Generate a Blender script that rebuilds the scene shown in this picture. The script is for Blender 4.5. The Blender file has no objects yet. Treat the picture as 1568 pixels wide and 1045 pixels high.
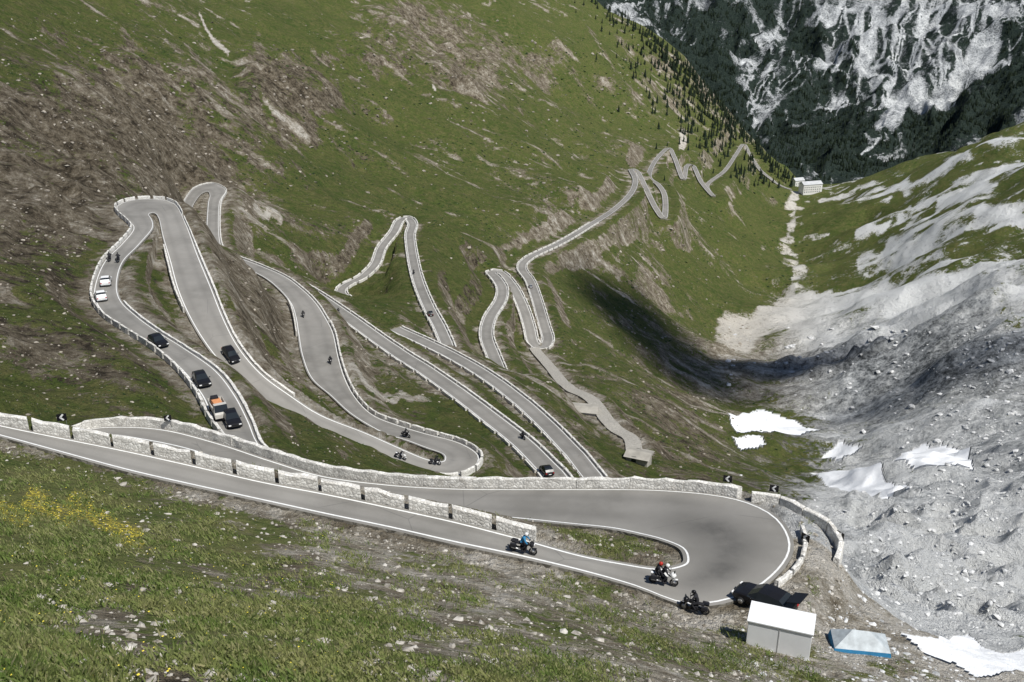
import bpy, math, random, time
import numpy as np
from mathutils import Vector, Matrix, kdtree
T0=time.time()
random.seed(4); rng=np.random.default_rng(7)
scene=bpy.context.scene
# ------------------------------------------------------------------ camera / image pixel unprojection
PITCH=math.radians(23.0); CP,SP=math.cos(PITCH),math.sin(PITCH); F=1524.4
def ray(u,v):
    rx=(np.asarray(u,float)-784)/F; ry=(np.asarray(v,float)-522.5)/F
    return rx, CP-ry*SP, -SP-ry*CP
def P(u,v,z):
    """unproject image pixel (u, v) from the camera onto height z -> world point"""
    x,y,w=ray(u,v); t=z/w
    return np.array([x*t,y*t,z])
def project(x,y,z):
    d=y*CP-z*SP; up=y*SP+z*CP
    d=np.where(np.abs(d)<1e-3,1e-3,d)
    return 784+F*x/d, 522.5-F*up/d
cam=bpy.data.cameras.new("Camera"); co=bpy.data.objects.new("Camera",cam); scene.collection.objects.link(co)
co.location=(0,0,0); co.rotation_euler=(math.radians(90)-PITCH,0,0)
cam.lens=35; cam.sensor_width=36; cam.clip_start=0.1; cam.clip_end=30000; scene.camera=co
scene.view_settings.view_transform='Standard'; scene.view_settings.look='None'; scene.view_settings.exposure=0
# ------------------------------------------------------------------ light
SUN=Vector((0.38,-0.38,0.83)).normalized()
w=bpy.data.worlds.new("World"); scene.world=w; w.use_nodes=True
nt=w.node_tree; bg=nt.nodes['Background']; sky=nt.nodes.new('ShaderNodeTexSky'); sky.sky_type='NISHITA'
sky.sun_disc=False; sky.sun_elevation=math.asin(SUN.z); sky.sun_rotation=math.atan2(SUN.x,SUN.y); sky.altitude=2700
nt.links.new(sky.outputs[0],bg.inputs[0]); bg.inputs[1].default_value=0.095
sl=bpy.data.lights.new("sun",'SUN'); sl.energy=5.0; sl.angle=math.radians(0.5); sl.color=(1,0.97,0.91)
so=bpy.data.objects.new("sun",sl); scene.collection.objects.link(so)
so.rotation_euler=SUN.to_track_quat('Z','Y').to_euler(); so.location=(0,0,300)
# ------------------------------------------------------------------ noise
def _h(ix,iy,seed):
    n=(ix.astype(np.int64)*374761393+iy.astype(np.int64)*668265263+seed*1442695041)&0xffffffff
    n=((n^(n>>13))*1274126177)&0xffffffff
    n=n^(n>>16)
    return (n&0xffff)/32767.5-1.0
def vn(x,y,seed=0):
    xi=np.floor(x); yi=np.floor(y); fx=x-xi; fy=y-yi
    fx=fx*fx*fx*(fx*(fx*6-15)+10); fy=fy*fy*fy*(fy*(fy*6-15)+10)
    a=_h(xi,yi,seed); b=_h(xi+1,yi,seed); c=_h(xi,yi+1,seed); d=_h(xi+1,yi+1,seed)
    return (a*(1-fx)+b*fx)*(1-fy)+(c*(1-fx)+d*fx)*fy
def sstep(a,b,x):
    t=np.clip((x-a)/(b-a),0,1); return t*t*(3-2*t)
# ------------------------------------------------------------------ road tables
def cr(pts,step):
    p=np.array(pts,float); p=np.vstack([2*p[0]-p[1],p,2*p[-1]-p[-2]]); out=[]
    for i in range(1,len(p)-2):
        n=max(2,int(np.linalg.norm(p[i+1,:3]-p[i,:3])/step))
        for k in range(n):
            t=k/n
            out.append(0.5*((2*p[i])+(-p[i-1]+p[i+1])*t+(2*p[i-1]-5*p[i]+4*p[i+1]-p[i+2])*t*t+(-p[i-1]+3*p[i]-3*p[i+1]+p[i+2])*t**3))
    out.append(p[-2]); return np.array(out)
H0=[(-80,650,-80,632,-37),(0,670,0,651,-37.8),(100,698,100,671,-38.6),(200,725,200,691,-39.2),(300,748,300,713,-39.9),
(400,770,400,736,-40.5),(500,792,500,755,-41.2),(600,813,600,776,-41.8),(700,836,700,798,-42.3),(800,857,800,824,-42.8),(890,878,880,847,-43.2),
(975,902,945,860,-43.6),(1060,930,1005,869,-43.9),(1145,914,1040,864,-44.1),(1198,875,1046,855,-44.4),(1216,835,1038,840,-44.7),(1195,795,1008,828,-45),
(1150,770,975,820,-45.3),(1090,757,930,811,-45.6),(1000,750,860,804,-46),(900,749,790,797,-46.4),(800,749,700,790,-46.8),(700,748,620,785,-47.2),
(600,742,540,772,-47.8),(500,729,450,752,-48.5),(420,706,370,722,-49),(340,680,290,692,-49.5),(260,659,215,676,-49.8),(190,654,150,668,-50),(130,660,100,678,-50.2),(40,700,30,720,-50.5)]
AB=[(440,728,385,735,-55.5),(425,705,372,705,-56),(398,680,345,672,-56.5),(383,645,322,640,-57),(362,605,305,605,-57.5),(332,568,275,567,-58),(285,535,235,533,-58.4),(245,510,195,508,-58.8),(213,487,160,484,-59.2),(187,462,143,458,-59.6),(181,435,146,430,-60),(190,403,160,400,-60.5),(213,378,185,375,-61),(233,355,203,352,-61.3)]
ABh=[(236,345,196,340,-61.6),(233,336,182,328,-61.9),(229,331,178,317,-62.1),(231,328,200,308,-62.3),(237,328,238,306,-62.5),(243,336,268,313,-62.9),(249,365,286,345,-63.3),(258,400,304,390,-64),(270,445,325,440,-65),(290,490,345,490,-66.5),(318,535,368,533,-68.5),(355,578,402,573,-70.8),(405,620,445,605,-73.5),(460,655,493,636,-76.3),(535,692,558,662,-79.5),(590,713,610,685,-81.5),(640,727,650,702,-83),(690,731,675,707,-84),(725,720,680,702,-84.5),(735,699,674,695,-85),(705,679,650,687,-85.5),(655,665,620,676,-86.2),(612,652,583,664,-87),(572,636,537,636,-88),(546,610,505,607,-89),(530,580,475,580,-90),(520,548,461,545,-91),(512,512,455,510,-92.2),(500,488,451,486,-93.2),(485,465,444,466,-94.2),(465,445,428,446,-95.2),(438,425,405,427,-96.3),(400,408,375,412,-97.5),(366,395,348,400,-98.5),(345,384,320,387,-99.2),(338,370,315,370,-99.8),(336,340,316,340,-100.8),(338,310,318,312,-101.7),(346,292,321,301,-102.1),(325,282,318,295,-102.4),(300,288,308,299,-102.8),(286,303,298,312,-103.2),(274,327,292,327,-103.8)]
D_=[(425,422,-108),(470,445,-107),(520,478,-105.5),(600,535,-103),(650,567,-101),(700,602,-99),(750,640,-97),(800,680,-95),(845,725,-92.5),(870,755,-91)]
E_=[(605,505,-118.3),(650,525,-117),(700,550,-115),(750,580,-112),(800,618,-108),(840,655,-104.5),(880,697,-101),(905,728,-98.5),(925,755,-97)]
F_=[(690,545,-121.5),(683,525,-122.5),(672,500,-124),(655,468,-126),(640,430,-128.5),(632,395,-130.5),(628,362,-132.3),(632,345,-133),(624,335,-133.4),(612,340,-133.8),(603,357,-134.3),(585,380,-135.2),(575,405,-136),(555,425,-137),(530,438,-138),(522,448,-138.5),(532,460,-139),(548,472,-139.6)]
G_=[(768,577,-140),(755,545,-142.5),(745,515,-144.5),(750,488,-147),(766,462,-149.5),(769,443,-151),(760,427,-152),(752,418,-152.6),(766,419,-153.3),(785,440,-154.7),(800,470,-157),(810,500,-159),(816,525,-161),(828,534,-162),(839,522,-163),(832,495,-165),(822,460,-168),(812,432,-171),(799,411,-174),(812,395,-176.5),(860,372,-182),(900,348,-188),(940,322,-194.5),(966,297,-201),(973,277,-206),(966,260,-209),(977,266,-211),(989,290,-214),(1003,318,-217),(1016,335,-219.3),(1019,318,-221.5),(1017,298,-223.5),(1008,284,-225.5),(994,271,-228),(1003,248,-232.5),(1023,228,-238),(1033,243,-241),(1046,275,-245),(1052,254,-249),(1062,256,-252),(1074,280,-256),(1092,301,-260),(1083,284,-264),(1110,262,-273),(1128,236,-284),(1139,222,-290),(1149,240,-297),(1165,262,-307),(1190,282,-318),(1212,293,-326)]
PATH_=[(818,535,-160.5),(840,560,-154),(868,592,-143),(905,612,-136),(935,650,-129),(965,672,-126),(972,690,-122)]
class Road: pass
def from_pairs(rows,step):
    r=Road()
    A=np.array([np.concatenate([P(a,b,z),P(c,d,z)]) for a,b,c,d,z in rows])
    S=cr(A,step); r.a=S[:,:3]; r.b=S[:,3:]; r.c=(r.a+r.b)/2; return r
def from_center(rows,wd,step):
    r=Road(); C=cr([P(u,v,z) for u,v,z in rows],step)
    C[:,2]=np.convolve(np.pad(C[:,2],4,mode='edge'),np.ones(9)/9,'valid')
    T=np.gradient(C,axis=0)[:,:2]
    T=np.stack([np.convolve(np.pad(T[:,k],2,mode='edge'),np.ones(5)/5,'valid') for k in (0,1)],1)
    T/=np.linalg.norm(T,axis=1)[:,None]+1e-9
    N=np.stack([-T[:,1],T[:,0],np.zeros(len(T))],1)
    r.a=C+N*wd/2; r.b=C-N*wd/2; r.c=C; return r
roads={'H0':from_pairs(H0,1.0),'A':from_pairs(AB+ABh,1.3)}
roads['D']=from_center(D_,4.6,2); roads['E']=from_center(E_,4.4,2); roads['F']=from_center(F_,4.2,2.2)
roads['G']=from_center(G_,4.9,3.0)
roads['P']=from_center(PATH_,4.2,2.2)
for k,r in roads.items():
    lift=0.0007*np.linalg.norm(r.c[:,:2],axis=1)
    for q in (r.a,r.b): q[:,2]+=lift
    r.c=(r.a+r.b)/2
# ------------------------------------------------------------------ terrain control
ctl=[]
for rows in (H0,AB,ABh):
    for a,b,c,d,z in rows: ctl.append(P((a+c)/2,(b+d)/2,z))
for rows in (D_,E_,F_,G_,PATH_):
    for u,v,z in rows: ctl.append(P(u,v,z))
V=[(0,1045,-14),(200,1045,-15.5),(400,1045,-17),(600,1045,-19.5),(784,1045,-22.5),(950,1045,-28),(1100,1045,-34),(1220,1045,-40),(1320,1045,-41),(1440,1045,-44),(1568,1045,-47),
(0,720,-35),(0,850,-25.5),(0,950,-19.5),(200,760,-36.5),(200,900,-25),(400,900,-29.5),(400,810,-37),(400,970,-23),(600,850,-39.5),(600,950,-28.5),(784,950,-33),(784,890,-39),(950,930,-41),(950,980,-36),(1100,960,-43.2),(1100,1000,-39.5),(1200,990,-44),(1290,1000,-45),(1250,920,-46),(1240,860,-46.2),(1250,820,-46.6),
(1330,930,-66),(1400,980,-56),(1500,1000,-56),(1568,950,-70),(1450,900,-90),(1330,850,-92),(1450,850,-105),(1568,850,-98),(1568,780,-115),(1450,780,-132),(1350,800,-120),(1310,780,-150),
(1300,740,-168),(1430,710,-172),(1568,680,-142),(1500,640,-165),(1568,560,-165),(1460,540,-178),(1400,600,-198),(1300,620,-212),(1300,680,-195),(1568,470,-168),(1568,400,-172),(1400,450,-224),(1400,510,-212),(1500,420,-195),(1500,300,-215),(1568,300,-190),(1568,202,-205),(1480,226,-235),(1400,247,-272),(1330,270,-310),(1400,330,-260),(1300,330,-300),(1265,290,-333),(1300,400,-283),(1300,470,-262),(1250,500,-262),(1250,400,-300),
(1215,440,-292),(1185,390,-310),(1200,330,-326),(1235,300,-334),(1110,500,-264),(1150,540,-250),(1100,560,-242),(1110,620,-226),(1170,660,-214),(1130,700,-182),(1200,600,-235),(1200,720,-178),(1100,740,-130),(1200,770,-120),(1250,760,-140),
(1000,735,-112),(1050,650,-168),(1000,600,-172),(960,600,-155),(900,540,-165),(960,700,-128),(1000,680,-140),(900,480,-190),(950,430,-208),(1000,380,-226),(1050,330,-247),(1100,400,-270),(1150,450,-284),(1030,480,-236),(1000,540,-205),(1100,340,-275),(1150,320,-300),(880,420,-190),(700,480,-138),(720,380,-148),(720,300,-155),
(60,600,-52),(0,600,-49),(0,520,-50),(80,520,-54),(0,400,-54),(80,420,-57),(110,350,-60),(0,300,-56),(150,260,-67),(0,200,-52),(0,100,-44),(200,100,-68),(0,0,-34),(200,0,-45),(400,0,-60),(260,250,-84),(400,300,-115),(500,350,-126),(450,390,-121),(400,200,-106),(200,180,-70),(400,100,-88),(600,0,-78),(800,0,-103),(700,150,-140),(600,100,-112),(850,150,-188),(900,250,-206),(700,250,-152),(550,260,-134),(600,200,-138),(850,60,-135),(950,180,-218),
(915,5,-118),(1000,62,-170),(1060,112,-215),(1120,182,-278),(1175,245,-325),(1060,190,-255),(1000,140,-210),(1208,276,-337)]
for u,v,z in V: ctl.append(P(u,v,z))
def Hc(u,r,z):
    th=math.atan((u-784)/F/0.96); ctl.append(np.array([r*math.sin(th),r*math.cos(th),z]))
for u in (0,300,600,900,1200,1568): Hc(u,5,-6.5); Hc(u,12,-13.0 if u<900 else -17)
for u,r,z in [(950,1950,-420),(1050,1950,-480),(1150,1950,-540),(1235,1900,-520),(1320,1850,-520),(1400,1700,-490),(1480,1600,-440),(1568,1500,-400),
 (600,1900,20),(300,1500,60),(0,900,20),(0,2000,200),(300,3000,300),(700,2400,20),(800,2400,-150)]: Hc(u,r,z)
def far(u,v,dep):
    x,y,z=ray(u,v); ctl.append(np.array([x*dep,y*dep,z*dep]))
for u,v,d in [(1235,268,3000),(1150,220,3200),(1300,250,3050),(1400,230,3000),(1568,190,2800),(1000,60,3700),(1100,100,3600),(1200,130,3450),(1300,120,3450),(1450,120,3350),(1568,100,3250),(950,-20,4000),(1100,0,3950),(1300,0,3850),(1450,0,3750),(1568,0,3700),(1300,-60,4100),(1568,-80,4100)]: far(u,v,d)
for u,r,z in [(900,6500,900),(1200,6500,1100),(1568,6500,1100),(500,6500,900)]: Hc(u,r,z)
for th,lst in ((-1.3,[(5,-4),(30,-10),(100,-25),(300,10),(1000,150),(6000,900)]),(1.3,[(5,-6),(30,-22),(100,-50),(300,-70),(1000,20),(6000,900)])):
    for r,z in lst: ctl.append(np.array([r*math.sin(th),r*math.cos(th),z]))
ctl=np.array(ctl)
cr_=np.hypot(ctl[:,0],ctl[:,1]); cth=np.arctan2(ctl[:,0],ctl[:,1]); clr=np.log(cr_); ce=ctl[:,2]/cr_
n=len(ctl); C0=0.012
d=np.sqrt((cth[:,None]-cth)**2+(clr[:,None]-clr)**2+C0**2)
M=np.zeros((n+3,n+3)); M[:n,:n]=d-0.0008*np.eye(n); Q=np.stack([np.ones(n),cth,clr],1); M[:n,n:]=Q; M[n:,:n]=Q.T
W=np.linalg.solve(M,np.concatenate([ce,np.zeros(3)]))
R0,R1=5.0,9000.0
lg=math.log
lr=np.concatenate([np.linspace(lg(R0),lg(20),70)[:-1],np.linspace(lg(20),lg(1900),760)[:-1],np.linspace(lg(1900),lg(2600),30)[:-1],np.linspace(lg(2600),lg(4150),320)[:-1],np.linspace(lg(4150),lg(R1),25)]); NR=len(lr)
DLr=np.gradient(lr)
ths=np.concatenate([np.linspace(-1.4,-0.64,30),np.linspace(-0.63,0.63,1000),np.linspace(0.64,1.4,30)]); NT=len(ths)
TH,LR=np.meshgrid(ths,lr); TH=TH.ravel(); LR=LR.ravel(); N=len(TH)
E=np.zeros(N,np.float32); W32=W.astype(np.float32)
for s in range(0,N,40000):
    a=TH[s:s+40000,None].astype(np.float32); b=LR[s:s+40000,None].astype(np.float32)
    dd=np.sqrt((a-cth.astype(np.float32))**2+(b-clr.astype(np.float32))**2+C0**2)
    E[s:s+40000]=dd@W32[:n]+W32[n]+W32[n+1]*a[:,0]+W32[n+2]*b[:,0]
R=np.exp(LR); X=R*np.sin(TH); Y=R*np.cos(TH); Z=E.astype(float)*R
print('rbf',time.time()-T0)
samp=[]
for k,r in roads.items():
    wd=np.linalg.norm(r.a-r.b,axis=1).max(); m=int(max(4,wd/0.9))+1
    for t in np.linspace(0,1,m): samp.append(r.a*(1-t)+r.b*t)
samp=np.vstack(samp)
kd=kdtree.KDTree(len(samp))
for i,q in enumerate(samp): kd.insert((q[0],q[1],0),i)
kd.balance()
DR=np.full(N,1e3); RZ=np.zeros(N); cell=16.0
occ=set()
for q in samp:
    a,b=int(q[0]//cell),int(q[1]//cell)
    for i in (-1,0,1):
        for j in (-1,0,1): occ.add((a+i)*100000+(b+j))
keys=(np.floor(X/cell).astype(np.int64))*100000+np.floor(Y/cell).astype(np.int64)
idx=np.nonzero(np.isin(keys,np.array(list(occ))))[0]
for i in idx:
    _,j,dd=kd.find((X[i],Y[i],0)); DR[i]=dd; RZ[i]=samp[j,2]
print('kd',len(idx),time.time()-T0)
step=R*np.repeat(np.maximum(DLr,.0013),NT)
U,Vv=project(X,Y,Z)
left=1-sstep(0.20,0.32,TH+0.00004*(R-600)); farm=sstep(2000,2400,R)
# ------------------------------------------------------------------ ground cover, set by image pixel coordinates
cov=np.array([(100,100,.66,.28),(200,180,.50,.28),(30,250,.48,.25),(60,330,.34,.32),(60,420,.38,.2),(80,500,.44,.16),(150,560,.46,.16),(50,600,.66,.25),(300,60,.68,.5),(400,80,.70,.45),(450,60,.92,.4),(440,130,.52,.2),(700,90,.56,.35),(600,200,.76,.25),(350,220,.68,.3),(320,250,.42,.3),(500,300,.80,.3),(400,330,.56,.5),(600,450,.96,.3),(700,420,.94,.25),(800,300,.66,.42),(850,200,.76,.35),(900,100,.82,.4),(950,250,.66,.42),(850,330,.58,.5),(1000,380,.80,.5),(1050,450,.74,.45),(1150,350,1.05,.45),(1100,320,1.05,.45),(1200,440,.75,.7),(1100,600,.4,.6),(1030,620,.42,.3),(950,600,.64,.4),(1050,690,.46,.3),(1180,720,.55,.4),(600,600,.62,.5),(560,560,.56,.55),(430,520,.50,.35),(240,430,.5,.4),(250,480,.54,.5),(450,680,.68,.4),(720,660,.78,.4),
(1300,350,.88,.8),(1450,300,.80,.85),(1550,250,.80,.85),(1350,430,.66,.9),(1500,380,.68,.9),(1560,450,.38,.95),(1250,400,.96,.6),(1270,450,.65,.9),(1250,500,.12,1),(1400,500,.2,1),(1500,560,.1,.5),(1440,560,.05,.45),(1300,560,.05,.45),(1300,620,.08,.68),(1500,650,.0,.78),(1400,760,.05,.9),(1300,800,.15,.95),(1500,800,0,1.1),(1400,900,0,1.15),(1550,1000,0,1.1),(1300,900,.1,.95),
(50,720,.9,.4),(100,800,.9,.4),(300,850,.76,.6),(300,780,.5,.65),(550,810,.32,.7),(800,880,.32,.75),(700,920,.44,.7),(900,950,.48,.7),(500,980,.74,.6),(100,1000,.94,.5),(800,1030,.55,.7),(1050,1000,.44,.7),(1200,1030,.35,.8),(1300,1040,.4,.8),(930,830,.9,.2),(130,975,.35,.75)])
Uj=U+vn(X/(R*.03),Y/(R*.03),70)*22+vn(X/(R*.01),Y/(R*.01),72)*8; Vj=Vv+vn(X/(R*.03),Y/(R*.03),71)*16+vn(X/(R*.01),Y/(R*.01),73)*6
num=np.zeros((N,2)); den=np.zeros(N)
for u,v,g,p in cov:
    ww=1.0/(((Uj-u)**2+((Vj-v)*1.3)**2)+600)**1.6
    num[:,0]+=ww*g; num[:,1]+=ww*p; den+=ww
G=num[:,0]/den; PL=num[:,1]/den
def polymask(poly,jit=1.0):
    m=np.zeros(N,bool); n_=len(poly); uu=U+(Uj-U)*jit*.25; vv=Vv+(Vj-Vv)*jit*.25
    for i in range(n_):
        x1,y1=poly[i];x2,y2=poly[(i+1)%n_]
        if y1==y2: continue
        c=((y1>vv)!=(y2>vv))&(uu<(x2-x1)*(vv-y1)/(y2-y1)+x1); m^=c
    return m
def linemask(pts,wd,soft=1.0):
    m=np.full(N,1e9)
    for (x1,y1),(x2,y2) in zip(pts[:-1],pts[1:]):
        t=np.clip(((Uj-x1)*(x2-x1)+(Vj-y1)*(y2-y1))/((x2-x1)**2+(y2-y1)**2),0,1)
        m=np.minimum(m,np.hypot(Uj-x1-t*(x2-x1),Vj-y1-t*(y2-y1)))
    return 1-sstep(wd*.5,wd*soft,m)
# ------------------------------------------------------------------ relief
dirL=(0.94,-0.33); dirR=(-0.87,0.5); dirF=(-0.45,-0.89)
def fr(dv): return X*dv[1]-Y*dv[0], X*dv[0]+Y*dv[1]
aL,bL=fr(dirL); aR,bR=fr(dirR); aF,bF=fr(dirF)
fgm=1-sstep(75,105,R)
gorge=linemask([(1360,590),(1430,545),(1500,515),(1568,490)],50,1.6)+.5*linemask([(1120,540),(1200,565),(1320,580),(1400,600)],32,1.6)
crag=np.clip(linemask([(30,240),(200,170),(330,250)],90,1.6)*.7+linemask([(420,120),(470,150)],50,1.6)+linemask([(570,80),(720,110)],50,1.8)*.8+gorge*.42
  +linemask([(1380,860),(1480,830),(1568,800)],90,1.6)*1.1+linemask([(1330,960),(1480,930),(1568,900)],50,1.6)*.8+linemask([(850,300),(930,320)],25,2)*.6+linemask([(50,330),(130,300)],50,1.6)*.6,0,1.5)
def relief(a,b,sel,boost):
    out=np.zeros(N); x_,y_=X[sel],Y[sel]; a=a[sel]; b=b[sel]; st_=step[sel]; r_=R[sel]; cg=boost[sel]; o=np.zeros(len(x_)); nf=1-.85*fgm[sel]
    lam=1.0;k=0
    while lam<900:
        wt=sstep(1.3,2.6,lam/st_)*(1-sstep(0.10,0.22,lam/r_))
        m=wt>0.001
        if m.any():
            iso=vn(x_[m]/lam,y_[m]/lam,k+3); an=vn(a[m]/lam,b[m]/(lam*2.6),k+40)
            rid=1-2*np.abs(vn(a[m]/(lam*1.3)+iso*.4,b[m]/(lam*1.8)+an*.3,k+80))
            sm=1+1.0*np.exp(-(lam/st_[m])/6)
            o[m]+=wt[m]*lam*((0.050*iso+0.026*an*nf[m])*sm+(0.028+0.14*cg[m]*(lam/r_[m]<.08))*rid*nf[m])
        lam*=1.7;k+=1
    out[sel]=o; return out
warp=vn(X/60,Y/60,9)*9; wf=vn(X/500,Y/500,19)*90
dz=np.zeros(N)
sL_=(left>0.001)&(farm<.999); dz[sL_]+=(relief(aL+warp,bL,sL_,crag+.25*np.clip(.6-G,0,1)*(R>90))*left*(1-farm))[sL_]
sR_=(left<0.999)&(farm<.999); dz[sR_]+=(relief(aR+warp*1.5,bR,sR_,crag+.15*(R>90))*(1-left)*(1-farm)*1.3)[sR_]
sF=farm>0.001; dz[sF]+=(farm*2.0*relief(aF+wf,bF,sF,np.full(N,.45)))[sF]
L0=np.maximum(0.9,1.3*step); L1=L0+4.0+2.0*step
wr=1-sstep(0,1,(DR-L0)/(L1-L0))
fg2=1-sstep(55,75,R)
Zr=Z+dz*(1.0-0.35*fg2)*sstep(0.5,12,DR)
on=1-sstep(0.7,1.3,DR/np.maximum(0.9,0.9*step))
target=RZ+0.04-on*(0.22+0.0010*R)-(1-on)*0.0009*R
Z=Zr*(1-wr)+target*wr
Zg=Z.reshape(NR,NT)
dzr=np.gradient(Zg,axis=0)/(np.exp(lr)*DLr)[:,None]; dzt=np.gradient(Zg,axis=1)/(np.exp(lr)[:,None]*np.gradient(ths)[None])
slope=np.hypot(dzr,dzt).ravel()
G=G-(R>90)*(1-farm)*(0.50*sstep(.65,1.2,slope)-0.08)-crag*.22
PL=PL-.12*np.clip(gorge,0,1)
print('relief',time.time()-T0)
def ground(x,y):
    x=np.asarray(x,float); y=np.asarray(y,float)
    r=np.clip(np.hypot(x,y),R0*1.001,R1*0.999); th=np.clip(np.arctan2(x,y),-1.39,1.39)
    fi=np.interp(np.log(r),lr,np.arange(NR)); fj=np.interp(th,ths,np.arange(NT))
    i=np.clip(fi.astype(int),0,NR-2); j=np.clip(fj.astype(int),0,NT-2); a=fi-i; b=fj-j
    return (Zg[i,j]*(1-b)+Zg[i,j+1]*b)*(1-a)+(Zg[i+1,j]*(1-b)+Zg[i+1,j+1]*b)*a
def grid_at(arr,x,y):
    i=np.clip(np.interp(np.log(np.hypot(x,y)),lr,np.arange(NR)).astype(int),0,NR-1); j=np.clip(np.interp(np.arctan2(x,y),ths,np.arange(NT)).astype(int),0,NT-1); return arr.reshape(NR,NT)[i,j]
def hits(us,vs,tmax=6000,tmin=10):
    x,y,z=ray(us,vs); m=len(x); res=np.full((m,3),np.nan); act=np.arange(m)
    for t in np.geomspace(tmin,tmax,900):
        g=ground(x[act]*t,y[act]*t); h=z[act]*t<g; a_=act[h]
        res[a_]=np.stack([x[a_]*t,y[a_]*t,g[h]],1); act=act[~h]
        if len(act)==0: break
    return res
def hit(u,v): return hits(np.array([u]),np.array([v]))[0]
def streak(a,b,seed,l1,l2): return vn(a/l1,b/l2,seed)*.5+vn(a/(l1*.4),b/(l2*.4),seed+1)*.5
ws=vn(X/45,Y/45,31)*7+vn(X/14,Y/14,33)*3+vn(X/5,Y/5,34)*1.2
sL=streak(aL+ws,bL,11,9,45); sR=streak(aR+ws*2.2,bR,13,15,90)
st=sL*left+sR*(1-left); stm=sstep(90,160,R)*(1-farm)
G-=stm*(0.22*np.clip(st,0,1)+0.24*sstep(.36,.62,st))*(1+.5*(1-left))
PL+=stm*0.26*sstep(.25,.6,st)
big=vn(X/130,Y/130,51)*.5+vn(X/45,Y/45,52)*.35+vn(X/18,Y/18,53)*.3
G+=big*0.20*sstep(100,200,R)
near=(R<1300)&(R>90)
snow=np.zeros(N)
for poly in ([(1362,737),(1380,710),(1410,693),(1422,699),(1440,690),(1482,694),(1490,713),(1432,731),(1400,739)],
 [(1240,726),(1290,730),(1342,737),(1380,760),(1402,784),(1350,780),(1290,755)],[(1114,645),(1150,634),(1205,642),(1240,660),(1272,668),(1225,678),(1160,676),(1130,668)],[(1255,700),(1290,687),(1325,694),(1290,709)],
 [(1122,672),(1155,680),(1170,692),(1135,693)],
 [(1370,975),(1420,985),(1480,970),(1540,998),(1575,1000),(1575,1037),(1500,1027),(1430,1006)]):
    snow=np.maximum(snow,polymask(poly)*(R<1300)*(R>45))
strm=linemask([(1212,296),(1190,325),(1198,345),(1200,370),(1178,385),(1195,400),(1222,415),(1228,440),(1215,460),(1180,475),(1110,508)],11,1.9)*near*np.clip(vn(X/11,Y/11,88)*.8+.8,0,1)*.85
strm2=linemask([(1120,500),(1180,490),(1260,478),(1400,462)],18,1.6)*near*.9
strm3=linemask([(1120,505),(1200,500),(1290,535),(1360,520)],14,1.6)*near*.8
rs=np.zeros(N)
for ln_,wd_ in (([(1568,222),(1480,262),(1380,310),(1290,335)],9),([(1568,330),(1470,345),(1380,395),(1330,415)],8),([(1568,395),(1500,420),(1430,440),(1330,470)],12),([(1520,300),(1400,340),(1320,375)],6),([(1568,440),(1480,470),(1400,500)],14),([(1568,265),(1500,290),(1440,318)],6)):
    rs=np.maximum(rs,linemask(ln_,wd_,2.0)*near*np.clip(.75+vn(X/18,Y/18,89)*.9,0,1))
scr=linemask([(1045,205),(1047,222),(1043,240)],4)*near*.7+linemask([(300,35),(325,52),(350,75)],4)*near*.8+linemask([(655,152),(662,160)],4)*near+linemask([(420,185),(480,215)],4)*near*.6+linemask([(550,585),(640,625)],7)*near*.6+linemask([(400,320),(440,345)],6)*near*.6
pale=np.clip(np.maximum.reduce([strm,strm2,strm3,scr,rs*.9]),0,1)
G=G*(1-pale); PL=PL*(1-pale)+pale*1.15
ver=(1-sstep(1.2,3.2+0.004*R,DR))
G-=ver*0.26; PL=PL*(1-ver*.6)+ver*.6*.75
yel=linemask([(0,770),(60,783),(130,800),(200,825)],22)*(R<90)
# far mountain : forest vs bare rock gullies
wg=vn(X/260,Y/260,61)*55+vn(X/90,Y/90,60)*18+vn(X/30,Y/30,59)*6
g1=1-np.abs(vn((aF+wg)/60,bF/420,62))*4.2
g2=1-np.abs(vn((aF+wg*1.3)/27,bF/210,63))*3.6
g3=1-np.abs(vn((aF*.8+bF*.5+wg)/44,(bF-aF*.4)/200,65))*4.2
gul=np.clip(np.maximum.reduce([g1,g2*.85,g3*.75]),0,1)
mask=vn(X/360,Y/360,66)*.6+vn(X/120,Y/120,67)*.5+np.clip((U-1190)/700,-.8,.28)
mask+=.55*linemask([(1130,150),(1200,175),(1300,150),(1380,110)],60,1.7)
mask-=.9*linemask([(1430,225),(1500,190),(1600,140)],34,1.7)+.9*linemask([(1090,150),(1180,250),(1290,264)],18,1.8)
bare=np.clip(.95*gul*sstep(-.5,.15,mask)+.40*sstep(.0,.6,mask)-.06,0,1)*farm
bare=np.clip(np.maximum(bare,linemask([(1285,256),(1340,241),(1375,222),(1400,185),(1440,150),(1500,105)],12,1.9)*farm),0,1)
G=G*(1-farm)+farm*(.96-bare*.95); PL=PL*(1-farm)+farm*(0.24+.38*bare)
G=np.clip(G,0,1.1); PL=np.clip(PL,0,1.15)
cool=np.clip(sstep(0.22,0.36,TH-0.00003*(R-300))*(1-G*.5),0,1)*(R>70)
cool=np.maximum(cool,farm)
print('cover',time.time()-T0)
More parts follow.
